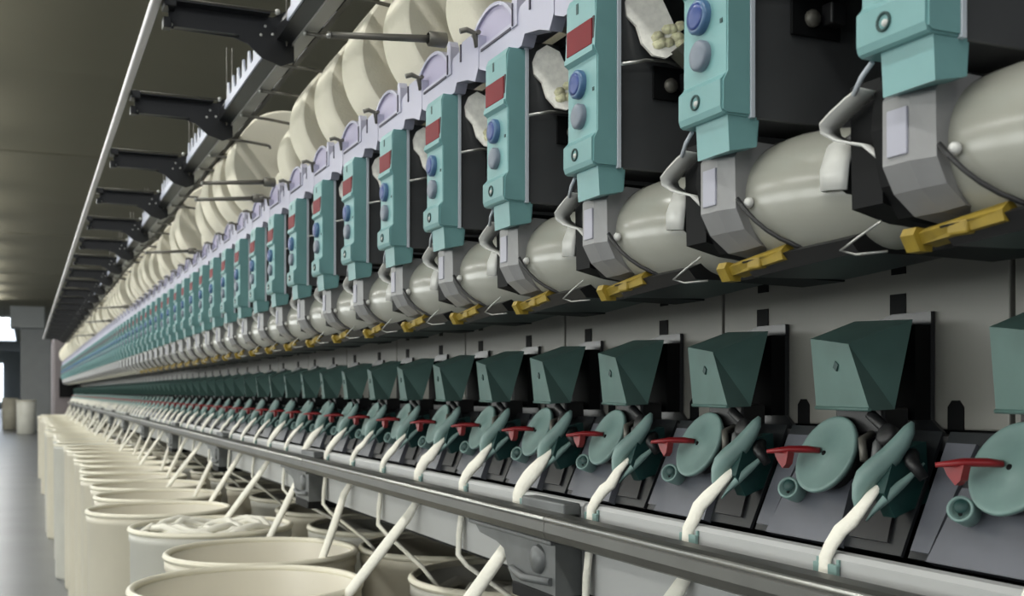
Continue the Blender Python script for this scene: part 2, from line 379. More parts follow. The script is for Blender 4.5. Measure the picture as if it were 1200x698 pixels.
# ------------------------------------------------------------------ winding heads
def leafpoly(mb, pts, yv, th, k):
    mb.prism(pts, 1, yv, yv-th, k)
def head_parts(R, far=False):
    """builds one head at index 0 coordinates; R = root or None for a joined mesh"""
    base = (.58, 0, Z(.22)); out = {}
    def B(mb, name, parent): return mb.build(name, parent, base)
    # control panel body: stepped profile drawn across its width
    m = MB()
    z = Z
    prof = [(.579, z(.2545)), (.577, z(.260)), (.577, z(.284)), (.5835, z(.291)), (.5835, z(.377)), (.578, z(.381)), (.578, z(.3865)), (.5815, z(.3875)),
            (.5815, z(.447)), (.585, z(.456)), (.6085, z(.456)), (.6085, z(.2527)), (.582, z(.2527))]
    m.prism(prof, 1, -.0015, -.0715, 'teal')
    m.prism([(.579, z(.257)), (.5795, z(.283)), (.584, z(.292)), (.5845, z(.376)), (.580, z(.385)), (.583, z(.446)), (.586, z(.454)), (.608, z(.454)), (.608, z(.2545)), (.583, z(.2545))], 1, 0, -.0735, 'teal')
    m.prism([(.586, z(.2535)), (.618, z(.2535)), (.618, z(.226)), (.588, z(.220))], 1, -.018, -.070, 'teal', pts2=None)
    out['panel'] = m
    m2 = MB()
    m2.prism([(.586, z(.2535)), (.622, z(.2535)), (.620, z(.228)), (.590, z(.2205))], 1, -.022, -.045, 'teal')
    m2.prism([(.587, z(.2535)), (.622, z(.2535)), (.620, z(.228)), (.591, z(.2215))], 1, -.0465, -.068, 'teal')
    # red display
    d = MB(); d.box((.5795, -.004, z(.3895)), (.5835, -.0665, z(.419)), 'red_disp', .0008); d.box((.5805, -.0665, z(.3885)), (.5835, -.0705, z(.420)), 'disp_edge')
    # buttons
    bb = MB(); bb.lathe((.584, -.031, z(.3525)), (-1, 0, 0), [(0, .0165), (.006, .0165), (.008, .0145), (.0082, .0125)], 'blue_ring', 20); bb.lathe((.576, -.031, z(.3525)), (-1, 0, 0), [(-.001, .0128), (.0006, .0125), (.0012, .008), (.0014, 0)], 'blue', 20)
    gb = MB(); gb.lathe((.584, -.033, z(.3155)), (-1, 0, 0), [(0, .0145), (.006, .0145), (.0078, .012), (.0085, .006), (.0087, 0)], 'greybtn', 20)
    kh = MB(); kh.lathe((.5772, -.031, z(.2715)), (-1, 0, 0), [(0, .0075), (.0015, .0075), (.0016, .0055), (-.003, .005), (-.003, 0)], 'teal_dark', 14); kh.lathe((.577, -.033, z(.270)), (-1, 0, 0), [(0, .003), (.0022, .0025), (.0024, 0)], 'tab', 8)
    mk = MB(); mk.box((.5810, -.026, z(.434)), (.5818, -.031, z(.446)), 'teal_dark'); mk2 = MB(); mk2.box((.5828, -.062, z(.338)), (.5836, -.066, z(.342)), 'teal_dark')
    # side plate and its pale edge
    sp = MB(); sp.box((.6135, -.070, z(.2515)), (.850, -.012, z(.468)), 'side', .0015)
    ed = MB(); ed.box((.6085, -.0745, z(.2515)), (.6135, -.010, z(.474)), 'edge', .0006)
    # hood: white plate, window disc, joints
    h = MB()
    h.prism([(-.178, z(.470)), (-.178, z(.516)), (-.150, z(.524)), (-.112, z(.524)), (-.104, z(.514)), (-.074, z(.510)), (-.066, z(.498)), (.068, z(.496)), (.070, z(.466)), (.045, z(.457)), (-.080, z(.457)), (-.090, z(.470)), (-.135, z(.462)), (-.165, z(.452))], 0, .600, .618, 'lilac')
    h.box((.604, -.178, z(.486)), (.66, .070, z(.494)), 'lilac')
    h.prism([(-.069, z(.488)), (-.069, z(.530)), (-.062, z(.540)), (-.054, z(.540)), (-.050, z(.488))], 0, .598, .612, 'lilac')
    hw = MB(); arc = [(.048-.092*math.cos(a), z(.470)+.078*math.sin(a)) for a in [PI*i/18 for i in range(19)]]
    hw.prism(arc, 0, .612, .628, 'lilac_win')
    arc_o = [(.048-.097*math.cos(a), z(.470)+.083*math.sin(a)) for a in [PI*i/18 for i in range(19)]]
    hr = MB()
    for i in range(18):
        q = [arc[i], arc_o[i], arc_o[i+1], arc[i+1]]; hr.prism(q, 0, .608, .630, 'lilac')
    jls = []
    for bx_ in (((.5985, -.046, z(.488)), (.6005, .060, z(.4915))), ((.5965, -.0575, z(.490)), (.5985, -.0545, z(.520))), ((.5985, -.110, z(.496)), (.6005, -.106, z(.522)))):
        q = MB(); q.box(bx_[0], bx_[1], 'line'); jls.append(q)
    # latch hook on the hood
    hk = MB(); hk.tube([(.60, .078, z(.500)), (.596, .078, z(.520)), (.585, .080, z(.524)), (.575, .082, z(.521))], .004, 'rod', 6); hk.tube([(.60, .070, z(.520)), (.60, .092, z(.520))], .0035, 'rod', 6)
    # yarn guide flap and clamp on the side plate
    g = MB()
    L1 = [(.640, .455), (.650, .462), (.664, .452), (.672, .430), (.680, .408), (.690, .396), (.686, .384), (.672, .374), (.660, .378), (.650, .392), (.645, .412), (.636, .424), (.634, .440)]
    L2 = [(.712, .460), (.722, .452), (.722, .408), (.708, .396), (.694, .398), (.690, .406), (.700, .430)]
    for L in (L1, L2): g.prism([(a, z(c)) for a, c in L], 1, -.075, -.079, 'cream_flap')
    li = MB()
    for i in range(14):
        a = random.random(); li.lathe((.662+.035*a, -.0795, z(.388+.022*random.random())), (0, -1, 0), [(0, .006), (.002, .005), (.003, 0)], 'lint', 7)
    cl = MB(); cl.prism([(.676, z(.380)), (.700, z(.402)), (.716, z(.402)), (.716, z(.370)), (.690, z(.362))], 1, -.072, -.092, 'olive')
    ho = MB(); ho.box((.655, -.071, z(.334)), (.712, -.074, z(.372)), 'black', .001); ho.box((.690, -.072, z(.345)), (.708, -.088, z(.366)), 'dark', .002)
    bo = MB(); bo.lathe((.678, -.071, z(.351)), (0, -1, 0), [(0, .0085), (.006, .0085), (.009, .006), (.010, 0)], 'rod', 12)
    rd = MB(); rd.tube([(.611, -.080, z(.3665)), (.640, -.083, z(.3735)), (.668, -.083, z(.3755)), (.690, -.081, z(.372))], .0021, 'metal', 6)
    for q in (g, li, cl): q.v = [(x-.014, y-.7*(x-.645), zz) for x, y, zz in q.v]
    if far: return [m, m2, d, bb, gb, sp, ed, h, hw, g, cl]
    cp = B(m, 'control_panel', R)
    B(m2, 'panel_foot', cp); B(d, 'display', cp); B(bb, 'button', cp)['label'] = 'blue round button'; B(gb, 'button', cp)['label'] = 'grey round button'
    B(kh, 'lock', cp); B(mk, 'marking', cp); B(mk2, 'marking', cp)
    s_ = B(sp, 'side_plate', R); B(ed, 'edge_strip', s_); B(ho, 'bracket', s_); B(bo, 'bolt', s_)
    hd = B(h, 'hood', R); B(hw, 'window', hd); B(hr, 'window_rim', hd); [B(q, 'joint', hd) for q in jls]; B(hk, 'catch', hd)
    gg = B(g, 'guide_flap', R); B(li, 'lint', gg); B(cl, 'clamp', R); B(rd, 'guide_rod', R)
HG = 'winding heads in a row along the machine'
def merge(parts, name, base):
    a = MB()
    for p in parts:
        o = len(a.v); a.v += p.v
        for f, mi, s_ in zip(p.f, p.mi, p.sm): a.f.append(tuple(o+x for x in f)); a.mi.append(a.m(p.mats[mi])); a.sm.append(s_)
    return a.mesh(name, base)
def heads():
    proto = None; fm_ = None
    for n in range(0, NUNIT):
        loc = (.58, Y(n), Z(.22))
        if n < NNEAR:
            if proto is None:
                proto = thing('winding_head', '', 'machine head', loc, HG); head_parts(proto); o = proto
            else: o = copy_tree(proto)
            o.location = loc
            if n == 0: lb = 'teal winding head cut off by the top right corner of the photo'
            else: lb = 'teal winding head with red display and blue button, %s from the right edge' % nth(n+1)
            tag(o, lb, 'machine head', HG)
        else:
            if fm_ is None: fm_ = merge(head_parts(None, True), 'winding_head', (.58, 0, Z(.22)))
            o = bpy.data.objects.new('winding_head', fm_); COL.objects.link(o); o.location = loc
            tag(o, *(('small blurred teal winding head, %s from the right edge' % nth(n+1), 'machine head', HG) if n < 46 else ('tiny blurred teal winding head far down the row near the column', 'machine head', 'distant winding heads')))
heads()

# ------------------------------------------------------------------ pods (suction housings) under the heads
def pod_parts(R, far=False):
    base = (.66, 0, Z(.13)); z = Z
    def B(mb, name, parent): return mb.build(name, parent, base)
    A = Vector((.672, -.030, z(.186))); C_ = Vector((.702, -.235, z(.168)))
    d = MB(); ax = C_-A
    prof = [(0, .048), (.006, .053), (.02, .0565), (.045, .0605), (.075, .0615), (.105, .0595), (.135, .054), (.16, .046), (.182, .035), (.198, .020), (.204, .008), (.206, 0)]
    d.lathe(A, ax, prof, 'pod', 40 if not far else 12, up=(0, 0, 1))
    c = MB()
    pr1 = [(.606, z(.228)), (.602, z(.222)), (.602, z(.172)), (.613, z(.152)), (.634, z(.136)), (.70, z(.126)), (.735, z(.15)), (.735, z(.232)), (.63, z(.240))]
    c.prism(pr1, 1, -.002, -.030, 'collar')
    pr2 = [(.612, z(.226)), (.608, z(.220)), (.609, z(.172)), (.619, z(.153)), (.638, z(.1385)), (.70, z(.13)), (.735, z(.15)), (.735, z(.232)), (.634, z(.236))]
    c.prism(pr1, 1, -.030, -.050, 'collar', pts2=pr2)
    f = MB(); f.box((.6000, -.008, z(.1775)), (.604, -.029, z(.213)), 'collar_face', .0008)
    sc_ = MB(); sc_.lathe((.6175, -.060, z(.176)), (-1, -.15, 0), [(0, .005), (.003, .005), (.005, .003), (.006, 0)], 'tab', 10)
    # curved seam strap under the dome
    st = MB(); pts = []
    for i in range(9):
        a = math.radians(185+i*11); pts.append((.672+.063*math.cos(a), -.052-.010*i*.9, z(.186)+.061*math.sin(a)))
    st.tube(pts, .0022, 'dark', 6)
    # nozzle with its white curled tab
    t = MB(); rows = []
    for i in range(11):
        a = math.radians(-60+i*24); r = .0150
        rows.append([(.640-r*math.cos(a)*.55, -.166+r*math.sin(a)*1.45, z(.207+.006*math.cos(a))), (.631-r*math.cos(a)*.6, -.168+r*math.sin(a)*1.4, z(.190)), (.630-r*math.cos(a)*.6, -.168+r*math.sin(a)*1.25, z(.170+.002*math.sin(a)))])
    t.sheet(rows, 'tab', .002)
    nz = MB(); nz.tube([(.662, -.158, z(.214)), (.645, -.166, z(.202)), (.640, -.168, z(.189)), (.650, -.170, z(.168))], [.012, .016, .0155, .010], 'black', 12)
    nz.tube([(.634, -.178, z(.212)), (.640, -.190, z(.204)), (.652, -.198, z(.188)), (.660, -.203, z(.166)), (.672, -.207, z(.150))], [.006, .008, .009, .008, .006], 'dark', 8)
    nz2 = MB(); nz2.lathe((.630, -.189, z(.208)), (-1, -.2, .2), [(0, .0045), (.002, .0045), (.003, 0)], 'metal', 8)
    # bent lever: rod from the control panel, folded plate
    lv = MB()
    path = [(.598, .020, z(.238)), (.598, .036, z(.2335)), (.598, .054, z(.2265)), (.599, .068, z(.2205)), (.602, .070, z(.2140)), (.606, .060, z(.2065)), (.610, .046, z(.2015)), (.613, .034, z(.198)), (.616, .026, z(.190)), (.618, .020, z(.184))]
    rows = [[(x, y, zz), (x+.022, y+.002, zz-.001)] for x, y, zz in path]
    lv.sheet(rows, 'tab', .0022)
    lr = MB(); lr.tube([(.592, -.002, z(.2515)), (.594, .012, z(.244)), (.598, .026, z(.234))], .0021, 'edge', 6)
    # black mount behind the collar, far side
    mt = MB(); mt.prism([(.615, z(.236)), (.612, z(.205)), (.622, z(.162)), (.640, z(.138)), (.740, z(.132)), (.740, z(.250)), (.625, z(.250))], 1, .002, .022, 'black')
    mt.prism([(.622, z(.25)), (.624, z(.150)), (.70, z(.132)), (.74, z(.25))], 1, .022, .058, 'black')
    # mustard latch and its dark tray
    ye = MB()
    ye.prism([(.626, z(.121)), (.632, z(.125)), (.652, z(.124)), (.656, z(.116)), (.646, z(.112)), (.630, z(.113))], 1, -.012, -.090, 'yellow', pts2=[(.630, z(.129)), (.636, z(.135)), (.654, z(.134)), (.658, z(.126)), (.648, z(.120)), (.632, z(.121))])
    ye.prism([(.624, z(.126)), (.621, z(.120)), (.628, z(.108)), (.640, z(.108)), (.642, z(.125))], 1, .000, -.014, 'yellow')
    ye.box((.628, -.040, z(.116)), (.638, -.060, z(.127)), 'yellow', .002)
    tr = MB(); tr.prism([(.626, z(.124)), (.66, z(.133)), (.75, z(.133)), (.75, z(.112)), (.64, z(.110))], 1, -.035, -.170, 'dark', pts2=[(.640, z(.130)), (.66, z(.138)), (.75, z(.138)), (.75, z(.120)), (.65, z(.119))])
    tr.prism([(.655, z(.128)), (.75, z(.136)), (.75, z(.11)), (.66, z(.112))], 1, .03, -.035, 'black')
    # wire loop
    wi = MB(); wi.tube([(.606, .004, z(.132)), (.600, .022, z(.122)), (.597, .040, z(.113)), (.604, .030, z(.109)), (.618, .010, z(.110))], .0011, 'metal', 5)
    if far: return [d, c, t, lv, mt]
    hs = B(d, 'housing', R); B(st, 'seam_strap', hs)
    cc = B(c, 'collar', R); B(f, 'collar_plate', cc); B(sc_, 'screw', cc)
    tt = B(nz, 'nozzle', R); B(t, 'nozzle_tab', tt); B(nz2, 'nozzle_pin', tt)
    l_ = B(lv, 'lever', R); B(lr, 'lever_rod', l_)
    B(mt, 'mount', R)
    y_ = B(ye, 'latch', R); y_['label'] = 'mustard yellow latch'; B(tr, 'tray', R); B(wi, 'wire_loop', R)
def pods():
    PG = 'rounded grey housings under the winding heads'
    proto = None; fm_ = None
    for n in range(0, NUNIT):
        loc = (.66, Y(n), Z(.13))
        if n < NNEAR:
            if proto is None:
                proto = thing('fan_housing', '', 'housing', loc, PG); pod_parts(proto); o = proto
            else: o = copy_tree(proto)
            o.location = loc
            tag(o, 'rounded pale grey housing with yellow latch under a teal head, %s from the right edge' % nth(n+1), 'housing', PG)
        else:
            if fm_ is None: fm_ = merge(pod_parts(None, True), 'fan_housing', (.66, 0, Z(.13)))
            o = bpy.data.objects.new('fan_housing', fm_); COL.objects.link(o); o.location = loc
            tag(o, *(('small blurred grey housing under a teal head, %s from the right edge' % nth(n+1), 'housing', PG) if n < 46 else ('tiny blurred grey housing far down the row under the distant heads', 'housing', 'distant grey housings')))
pods()

# ------------------------------------------------------------------ spinning boxes on the deck
def box_parts(R, far=False):
    base = (.85, 0, Z(-.16)); z = Z
    def B(mb, name, parent): return mb.build(name, parent, base)
    def D(t, w_, yv):    # t 0..1 down the deck, w_ height off it
        return (.85-.055*t-.913*w_, yv, z(-.040-.123*t+.408*w_))
    bp = MB(); bp.prism([(-.004, z(.087)), (-.004, z(-.030)), (-.022, z(-.044)), (.12, z(-.044)), (.12, z(.070)), (.055, z(.087))], 0, .893, .898, 'deckd')
    bp.box((.872, -.003, z(-.03)), (.893, .06, z(.072)), 'black')
    # faceted cover
    cv = MB()
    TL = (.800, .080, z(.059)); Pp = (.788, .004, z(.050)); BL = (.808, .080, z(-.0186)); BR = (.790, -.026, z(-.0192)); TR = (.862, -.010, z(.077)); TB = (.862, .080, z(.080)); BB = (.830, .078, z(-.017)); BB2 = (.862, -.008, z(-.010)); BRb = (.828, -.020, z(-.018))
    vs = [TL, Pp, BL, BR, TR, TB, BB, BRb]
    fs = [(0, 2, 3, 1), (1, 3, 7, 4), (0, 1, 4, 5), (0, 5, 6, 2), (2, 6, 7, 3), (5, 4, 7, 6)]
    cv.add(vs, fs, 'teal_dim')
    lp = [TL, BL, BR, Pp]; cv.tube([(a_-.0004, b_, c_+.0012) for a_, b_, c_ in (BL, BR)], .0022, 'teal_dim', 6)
    cm = MB(); cm.prism([(.034, z(.026)), (.031, z(.033)), (.026, z(.029)), (.029, z(.022))], 0, .7925, .7965, 'teal_dark')
    neck = MB(); neck.box((.826, .070, z(-.016)), (.862, -.005, z(-.045)), 'dark', .003); neck.tube([(.812, .0, z(-.022)), (.822, -.016, z(-.040)), (.82, -.03, z(-.060))], .006, 'dark', 8)
    # deck plates: bright tray left, dark plate right
    dk = MB()
    def quad(mb, t0, t1, ya0, ya1, yb0, yb1, w0, k, th=.004):
        p = [D(t0, w0, ya0), D(t0, w0, ya1), D(t1, w0, yb1), D(t1, w0, yb0)]; q = [D(t0, w0-th, ya0), D(t0, w0-th, ya1), D(t1, w0-th, yb1), D(t1, w0-th, yb0)]
        mb.add(p+q, [(0,1,2,3),(7,6,5,4),(0,4,5,1),(1,5,6,2),(2,6,7,3),(3,7,4,0)], k)
    quad(dk, 0, 1, .176, -.064, .176, -.064, .0, 'deckd')
    tr = MB(); quad(tr, .45, 1.02, .128, .030, .142, .020, .010, 'deckp', .012); quad(tr, .1, .95, .172, .134, .172, .148, .004, 'deckp')
    fl = MB(); quad(fl, .35, .92, .018, -.030, .012, -.044, .004, 'dark')
    # disc with hub
    C0 = Vector((.803, .058, z(-.068))); nrm = Vector((-.90, .02, .43)).normalized()
    ds = MB(); ds.lathe(C0, nrm, [(-.010, .020), (-.006, .043), (-.002, .0455), (.001, .0455), (.0022, .044), (.0015, .041), (.0020, .013), (.003, .011), (.003, 0)], 'teal_disc', 36)
    hb = MB(); hb.lathe(C0+nrm*.003, nrm, [(0, .003), (.0008, .0028), (.0008, 0)], 'black', 10)
    hs = MB(); hs.lathe(C0-nrm*.034, nrm, [(0, .030), (.010, .033), (.024, .033), (.026, .02)], 'dark', 20)
    # red lever
    rl = MB()
    hub = C0+nrm*.006+Vector((0, .014, .001)); tip = hub+Vector((-.040, .030, -.002)); 
    rl.tube([hub+Vector((.004, -.006, 0)), hub+Vector((-.006, .002, .001)), hub+Vector((-.022, .014, .001)), tip], [.0065, .0085, .0080, .0045], 'red', 10, flat=(0, 0, 1))
    mid = hub+(tip-hub)*.62
    rl.prism([(mid.y-.010, mid.z), (mid.y+.016, mid.z), (mid.y+.010, mid.z-.010), (mid.y+.000, mid.z-.019), (mid.y-.006, mid.z-.014)], 0, mid.x-.003, mid.x+.006, 'red')
    # knob
    kn = MB(); kc = Vector((.785, .098, z(-.108)))
    kx = Vector((-.75, -.35, .25)).normalized()
    kn.lathe(kc, kx, [(-.020, .012), (.004, .0125), (.005, .011), (.004, .0095), (-.002, .009), (-.002, 0)], 'teal_disc', 18)
    kd = MB(); kd.lathe(kc+kx*.0022+Vector((0, 0, .003)), kx, [(0, .0068), (.0004, .0066), (.0004, 0)], 'teal_dark', 12); kd.lathe(kc+kx*.003+Vector((0, 0, -.0045)), kx, [(0, .002), (.001, .0018), (.001, 0)], 'black', 8)
    # feed arm: an upper curved leaf and a lower blade
    fa = MB()
    rows = []
    W_ = Vector((-.62, .51, .59)); V_ = Vector((-.63, -.77, .05))
    cen = [(.7655, -.036, -.122), (.766, -.034, -.110), (.768, -.036, -.098), (.772, -.041, -.086), (.778, -.049, -.076), (.787, -.058, -.064), (.795, -.065, -.050), (.801, -.069, -.038), (.804, -.071, -.030)]
    wd = [.002, .0050, .0085, .0110, .0115, .0105, .0085, .0060, .0015]
    for (x, y, zz), w_ in zip(cen, wd):
        c_ = Vector((x, y, z(zz))); rows.append([c_+W_*w_, c_+W_*w_*.4+V_*w_*.35, c_-W_*w_*.4+V_*w_*.35, c_-W_*w_])
    fa.sheet(rows, 'teal_disc', .0022)
    fb = MB(); rows = []
    cen = [(.764, -.050, -.128), (.770, -.054, -.118), (.780, -.060, -.106), (.792, -.067, -.092), (.804, -.073, -.080), (.812, -.078, -.070)]
    wd = [.0005, .004, .0075, .0075, .004, .001]
    for (x, y, zz), w_ in zip(cen, wd): c_ = Vector((x, y, z(zz))); rows.append([c_+W_*w_*.6, c_+V_*.001, c_-W_*w_*.6])
    fb.sheet(rows, 'teal_disc', .0012)
    fc = MB(); fc.prism([(.790, z(-.060)), (.776, z(-.100)), (.790, z(-.125)), (.835, z(-.110)), (.83, z(-.050))], 1, -.045, -.062, 'teal_dark')  # dark body stands in for the shade inside the arm
    fc.tube([(.82, -.05, z(-.06)), (.80, -.075, z(-.07)), (.805, -.085, z(-.085))], [.009, .007, .005], 'dark', 10)
    # small fittings behind the arm
    ft = MB()
    ft.tube([(.826, .012, z(-.045)), (.806, .004, z(-.05)), (.802, -.004, z(-.072))], .0045, 'rod', 8)
    ft.tube([(.822, -.012, z(-.046)), (.808, -.018, z(-.054)), (.806, -.016, z(-.076))], .0055, 'cast', 8)
    ft.lathe((.815, -.028, z(-.046)), (-.9, 0, .4), [(0, .012), (.008, .012), (.010, .008), (.010, 0)], 'dark', 14)
    ft.lathe((.81, .004, z(-.088)), (-.9, 0, .4), [(0, .007), (.006, .007), (.007, 0)], 'cast', 10)
    if far: return [bp, cv, dk, tr, ds, rl, fa, fb]
    B(bp, 'back_plate', R); c = B(cv, 'cover', R); B(cm, 'vent', c); B(neck, 'neck', R)
    k = B(dk, 'deck_plate', R); B(tr, 'tray', k); B(fl, 'flap', k)
    dd = B(ds, 'disc', R); B(hb, 'hub', dd); B(hs, 'rotor_housing', dd); B(rl, 'lever', R)['label'] = 'red lever'
    kk = B(kn, 'knob', R); B(kd, 'knob_face', kk)
    f_ = B(fa, 'feed_arm', R); B(fb, 'lower_blade', f_); B(fc, 'feed_shade_body', f_); B(ft, 'fitting', R)
def boxes():
    G = 'spinning boxes along the deck'; proto = None; fm_ = None
    for n in range(0, NUNIT):
        loc = (.85, Y(n), Z(-.16))
        if n < NNEAR:
            if proto is None:
                proto = thing('spinning_box', '', 'spinning box', loc, G); box_parts(proto); o = proto
            else: o = copy_tree(proto)
            o.location = loc
            tag(o, 'dark teal faceted spinning box with round disc and red lever, %s from the right edge' % nth(n+1), 'spinning box', G)
        else:
            if fm_ is None: fm_ = merge(box_parts(None, True), 'spinning_box', (.85, 0, Z(-.16)))
            o = bpy.data.objects.new('spinning_box', fm_); COL.objects.link(o); o.location = loc
            tag(o, *(('small blurred dark teal spinning box, %s from the right edge' % nth(n+1), 'spinning box', G) if n < 46 else ('tiny blurred dark teal spinning box far down the deck', 'spinning box', 'distant spinning boxes')))
boxes()

# ------------------------------------------------------------------ cans
CANS = []
outer = [(.435, 2.40), (.56, 2.885), (.525, 3.50), (.432, 4.08), (.487, 4.62), (.50, 5.14), (.483, 5.66), (.50, 6.18), (.525, 6.70), (.51, 7.22), (.53, 7.76), (.505, 8.30), (.50, 8.84)]
y = 9.36
rr = random.Random(3)
while y < Y(NUNIT): outer.append((.47+rr.uniform(-.05, .06), y)); y += .52
inner = []; y = 1.75
while y < Y(NUNIT): inner.append((1.03+rr.uniform(-.02, .02), y)); y += .52
def cans():
    R0, H = .24, EYE-.4
    z0 = .0
    def body(k):
        m = MB(); m.lathe((0, 0, 0), (0, 0, 1), [(.0, 0), (.0, R0-.012), (.02, R0-.006), (H-.05, R0-.002), (H-.045, R0+.002), (H-.02, R0+.002), (H-.018, R0-.004), (H-.018, R0-.012), (.15, R0-.014), (.15, 0)], k, 56); return m.mesh('can_body')
    bodies = [body('can'), body('can2')]
    m = MB(); pr = [(H-.014+.009*math.sin(a), R0-.002+.009*math.cos(a)) for a in [2*PI*i/10 for i in range(11)]]
    m.lathe((0, 0, 0), (0, 0, 1), pr, 'canrim', 56); rim = m.mesh('rim')
    # coiled sliver inside the can
    m = MB(); rd = random.Random(5); pts = []
    for i in range(260):
        a = i*.42; r = .115+.055*math.sin(i*.113); cx = .045*math.cos(i*.08); cy = .045*math.sin(i*.08)
        pts.append((cx+r*math.cos(a), cy+r*math.sin(a), H-.085+.06*(i/260)+.012*math.sin(i*1.7)))
    m.tube(pts, .0125, 'sliver', 6); coil = m.mesh('sliver_coil')
    m = MB(); m.lathe((0, 0, 0), (0, 0, 1), [(0, R0-.016), (.02, R0-.02), (.024, .1), (.02, 0)], 'can2', 40); plate = m.mesh('spring_plate')
    names = ['nearest', 'second', 'third', 'fourth', 'fifth', 'sixth', 'seventh', 'eighth', 'ninth', 'tenth', 'eleventh', 'twelfth']
    def put(x, y, lb, group, i, full, ring=True):
        o = thing('sliver_can', lb, 'can', (x, y, 0), group)
        for nm, me in (('can_body', bodies[i % 2]), ('rim', rim), ('spring_plate', plate)):
            c = bpy.data.objects.new(nm, me); COL.objects.link(c); c.parent = o
            if nm == 'spring_plate': c.location = (0, 0, H-.33 if not full else H-.16)
        if full:
            c = tag_coil = bpy.data.objects.new('sliver_coil', coil); COL.objects.link(c); c.parent = o; c.location = (0, 0, full)
            c.rotation_euler = (0, 0, i*1.3)
    for i, (x, y) in enumerate(outer):
        full = {2: .012, 5: -.03, 8: -.02}.get(i, 0)
        if i < 12:
            lb = '%s cream sliver can of the front row along the aisle%s' % (names[i], ', filled with coiled white cotton' if i == 2 else '')
            put(x, y, lb, 'cans in the front row', 0 if i != 2 else 1, full)
        elif i < 26: put(x, y, 'small cream sliver can of the front row, %s from the bottom of the photo' % nth(i+1), 'cans in the front row', i, 0)
        else: put(x, y, 'small distant cream sliver can in the front row far down the aisle', 'distant front cans', i, 0)
    for i, (x, y) in enumerate(inner):
        if i < 10: put(x, y, '%s cream sliver can standing under the machine behind the front row' % names[i], 'cans in the rear row', i, -.03 if i % 2 else 0)
        else: put(x, y, 'distant cream sliver can under the machine behind the front row', 'distant rear cans', i, 0)
cans()

# ------------------------------------------------------------------ slivers and clips
def slivers():
    G = 'cotton slivers fed up over the ledge'; GC = 'teal sliver clips on the ledge'
    cm = MB(); cm.box((.7315, -.020, Z(-.183)), (.727, .016, Z(-.170)), 'teal_disc', .001); cm.box((.735, -.019, Z(-.172)), (.7305, -.015, Z(-.165)), 'teal_disc', .0006); cm.box((.735, .011, Z(-.172)), (.7305, .015, Z(-.165)), 'teal_disc', .0006)
    cme = cm.mesh('clip', (.733, 0, Z(-.18)))
    rd = random.Random(11)
    for n in range(0, NUNIT):
        yn = Y(n)-.030
        near = n < NNEAR
        o = bpy.data.objects.new('sliver_clip', cme); COL.objects.link(o); o.location = (.733, yn, Z(-.18))
        tag(o, ('small teal clip on the pale ledge holding the %s sliver from the right' % nth(n+1)) if n < 46 else 'tiny teal clip on the ledge far down the machine', 'clip', GC if n < 46 else 'distant clips')
        j = lambda s: rd.uniform(-s, s)
        yc = yn
        up = [(.7285, yc, -.200), (.7290, yc, -.180), (.7300, yc, -.165), (.735, yc-.002+j(.002), -.153), (.744, yc-.007+j(.005), -.138), (.752, yc-.014+j(.005), -.127+j(.003)), (.763, yc-.017+j(.003), -.112), (.772, yc-.018, -.103), (.781, yc-.019, -.094), (.792, yc-.020, -.084)]
        f = 1+j(.25)
        ru = [.010*f, .0105*f, .011*f, .0115*f, .0125*f, .0125*f, .0095*f, .007, .005, .003]
        # down into a can: even to the front row, odd to the rear row
        down = []
        if n % 2 == 0 or n < 1:
            cx, cy = min(outer, key=lambda c: abs(c[1]-(yn+.16)))
            tx = min(.625+j(.03), cx+.15) if n % 3 else .54; ty = yn+.13+j(.06); tz = -.55
            down = [(tx-.02, ty+.03, -.66), (tx, ty, tz), (tx+(.715-tx)*.33, ty+(yn-ty)*.33, -.425), (tx+(.715-tx)*.70, ty+(yn-ty)*.70, -.325), (.712, yc+.008, -.250), (.7265, yc, -.222)]
            rdn = [.011, .012, .0145, .0155, .0135, .0100]
        else:
            cx, cy = min(inner, key=lambda c: abs(c[1]-(yn+.1)))
            tx = cx-.05+j(.08); ty = cy+j(.1)
            down = [(tx, ty, -.62), (tx-.02, ty, -.50), (tx+(.72-tx)*.55, ty+(yn-ty)*.5, -.385), (.735, yc+(ty-yc)*.10, -.315), (.721, yc, -.296), (.7225, yc, -.26), (.727, yc, -.225)]
            rdn = [.008, .0085, .009, .0085, .0085, .009, .0095]
        pts = down+up; rs = rdn+ru
        m = MB(); m.tube([(x, y_, Z(zz)) for x, y_, zz in pts], rs, 'sliver', 10 if near else 6, flat=(1, 0, .4))
        s_ = m.build('sliver', None, (.733, yn, Z(-.18))); s_.location = (.733, yn, Z(-.18))
        if near:
            tag(s_, 'white cotton sliver rising over the ledge into the %s spinning box from the right' % nth(n+1), 'cotton sliver', G)
        elif n < 46: tag(s_, 'thin cotton sliver crossing the ledge, %s from the right edge' % nth(n+1), 'cotton sliver', G)
        else: tag(s_, 'thin distant cotton sliver crossing the far part of the ledge', 'cotton sliver', 'distant slivers')
slivers()

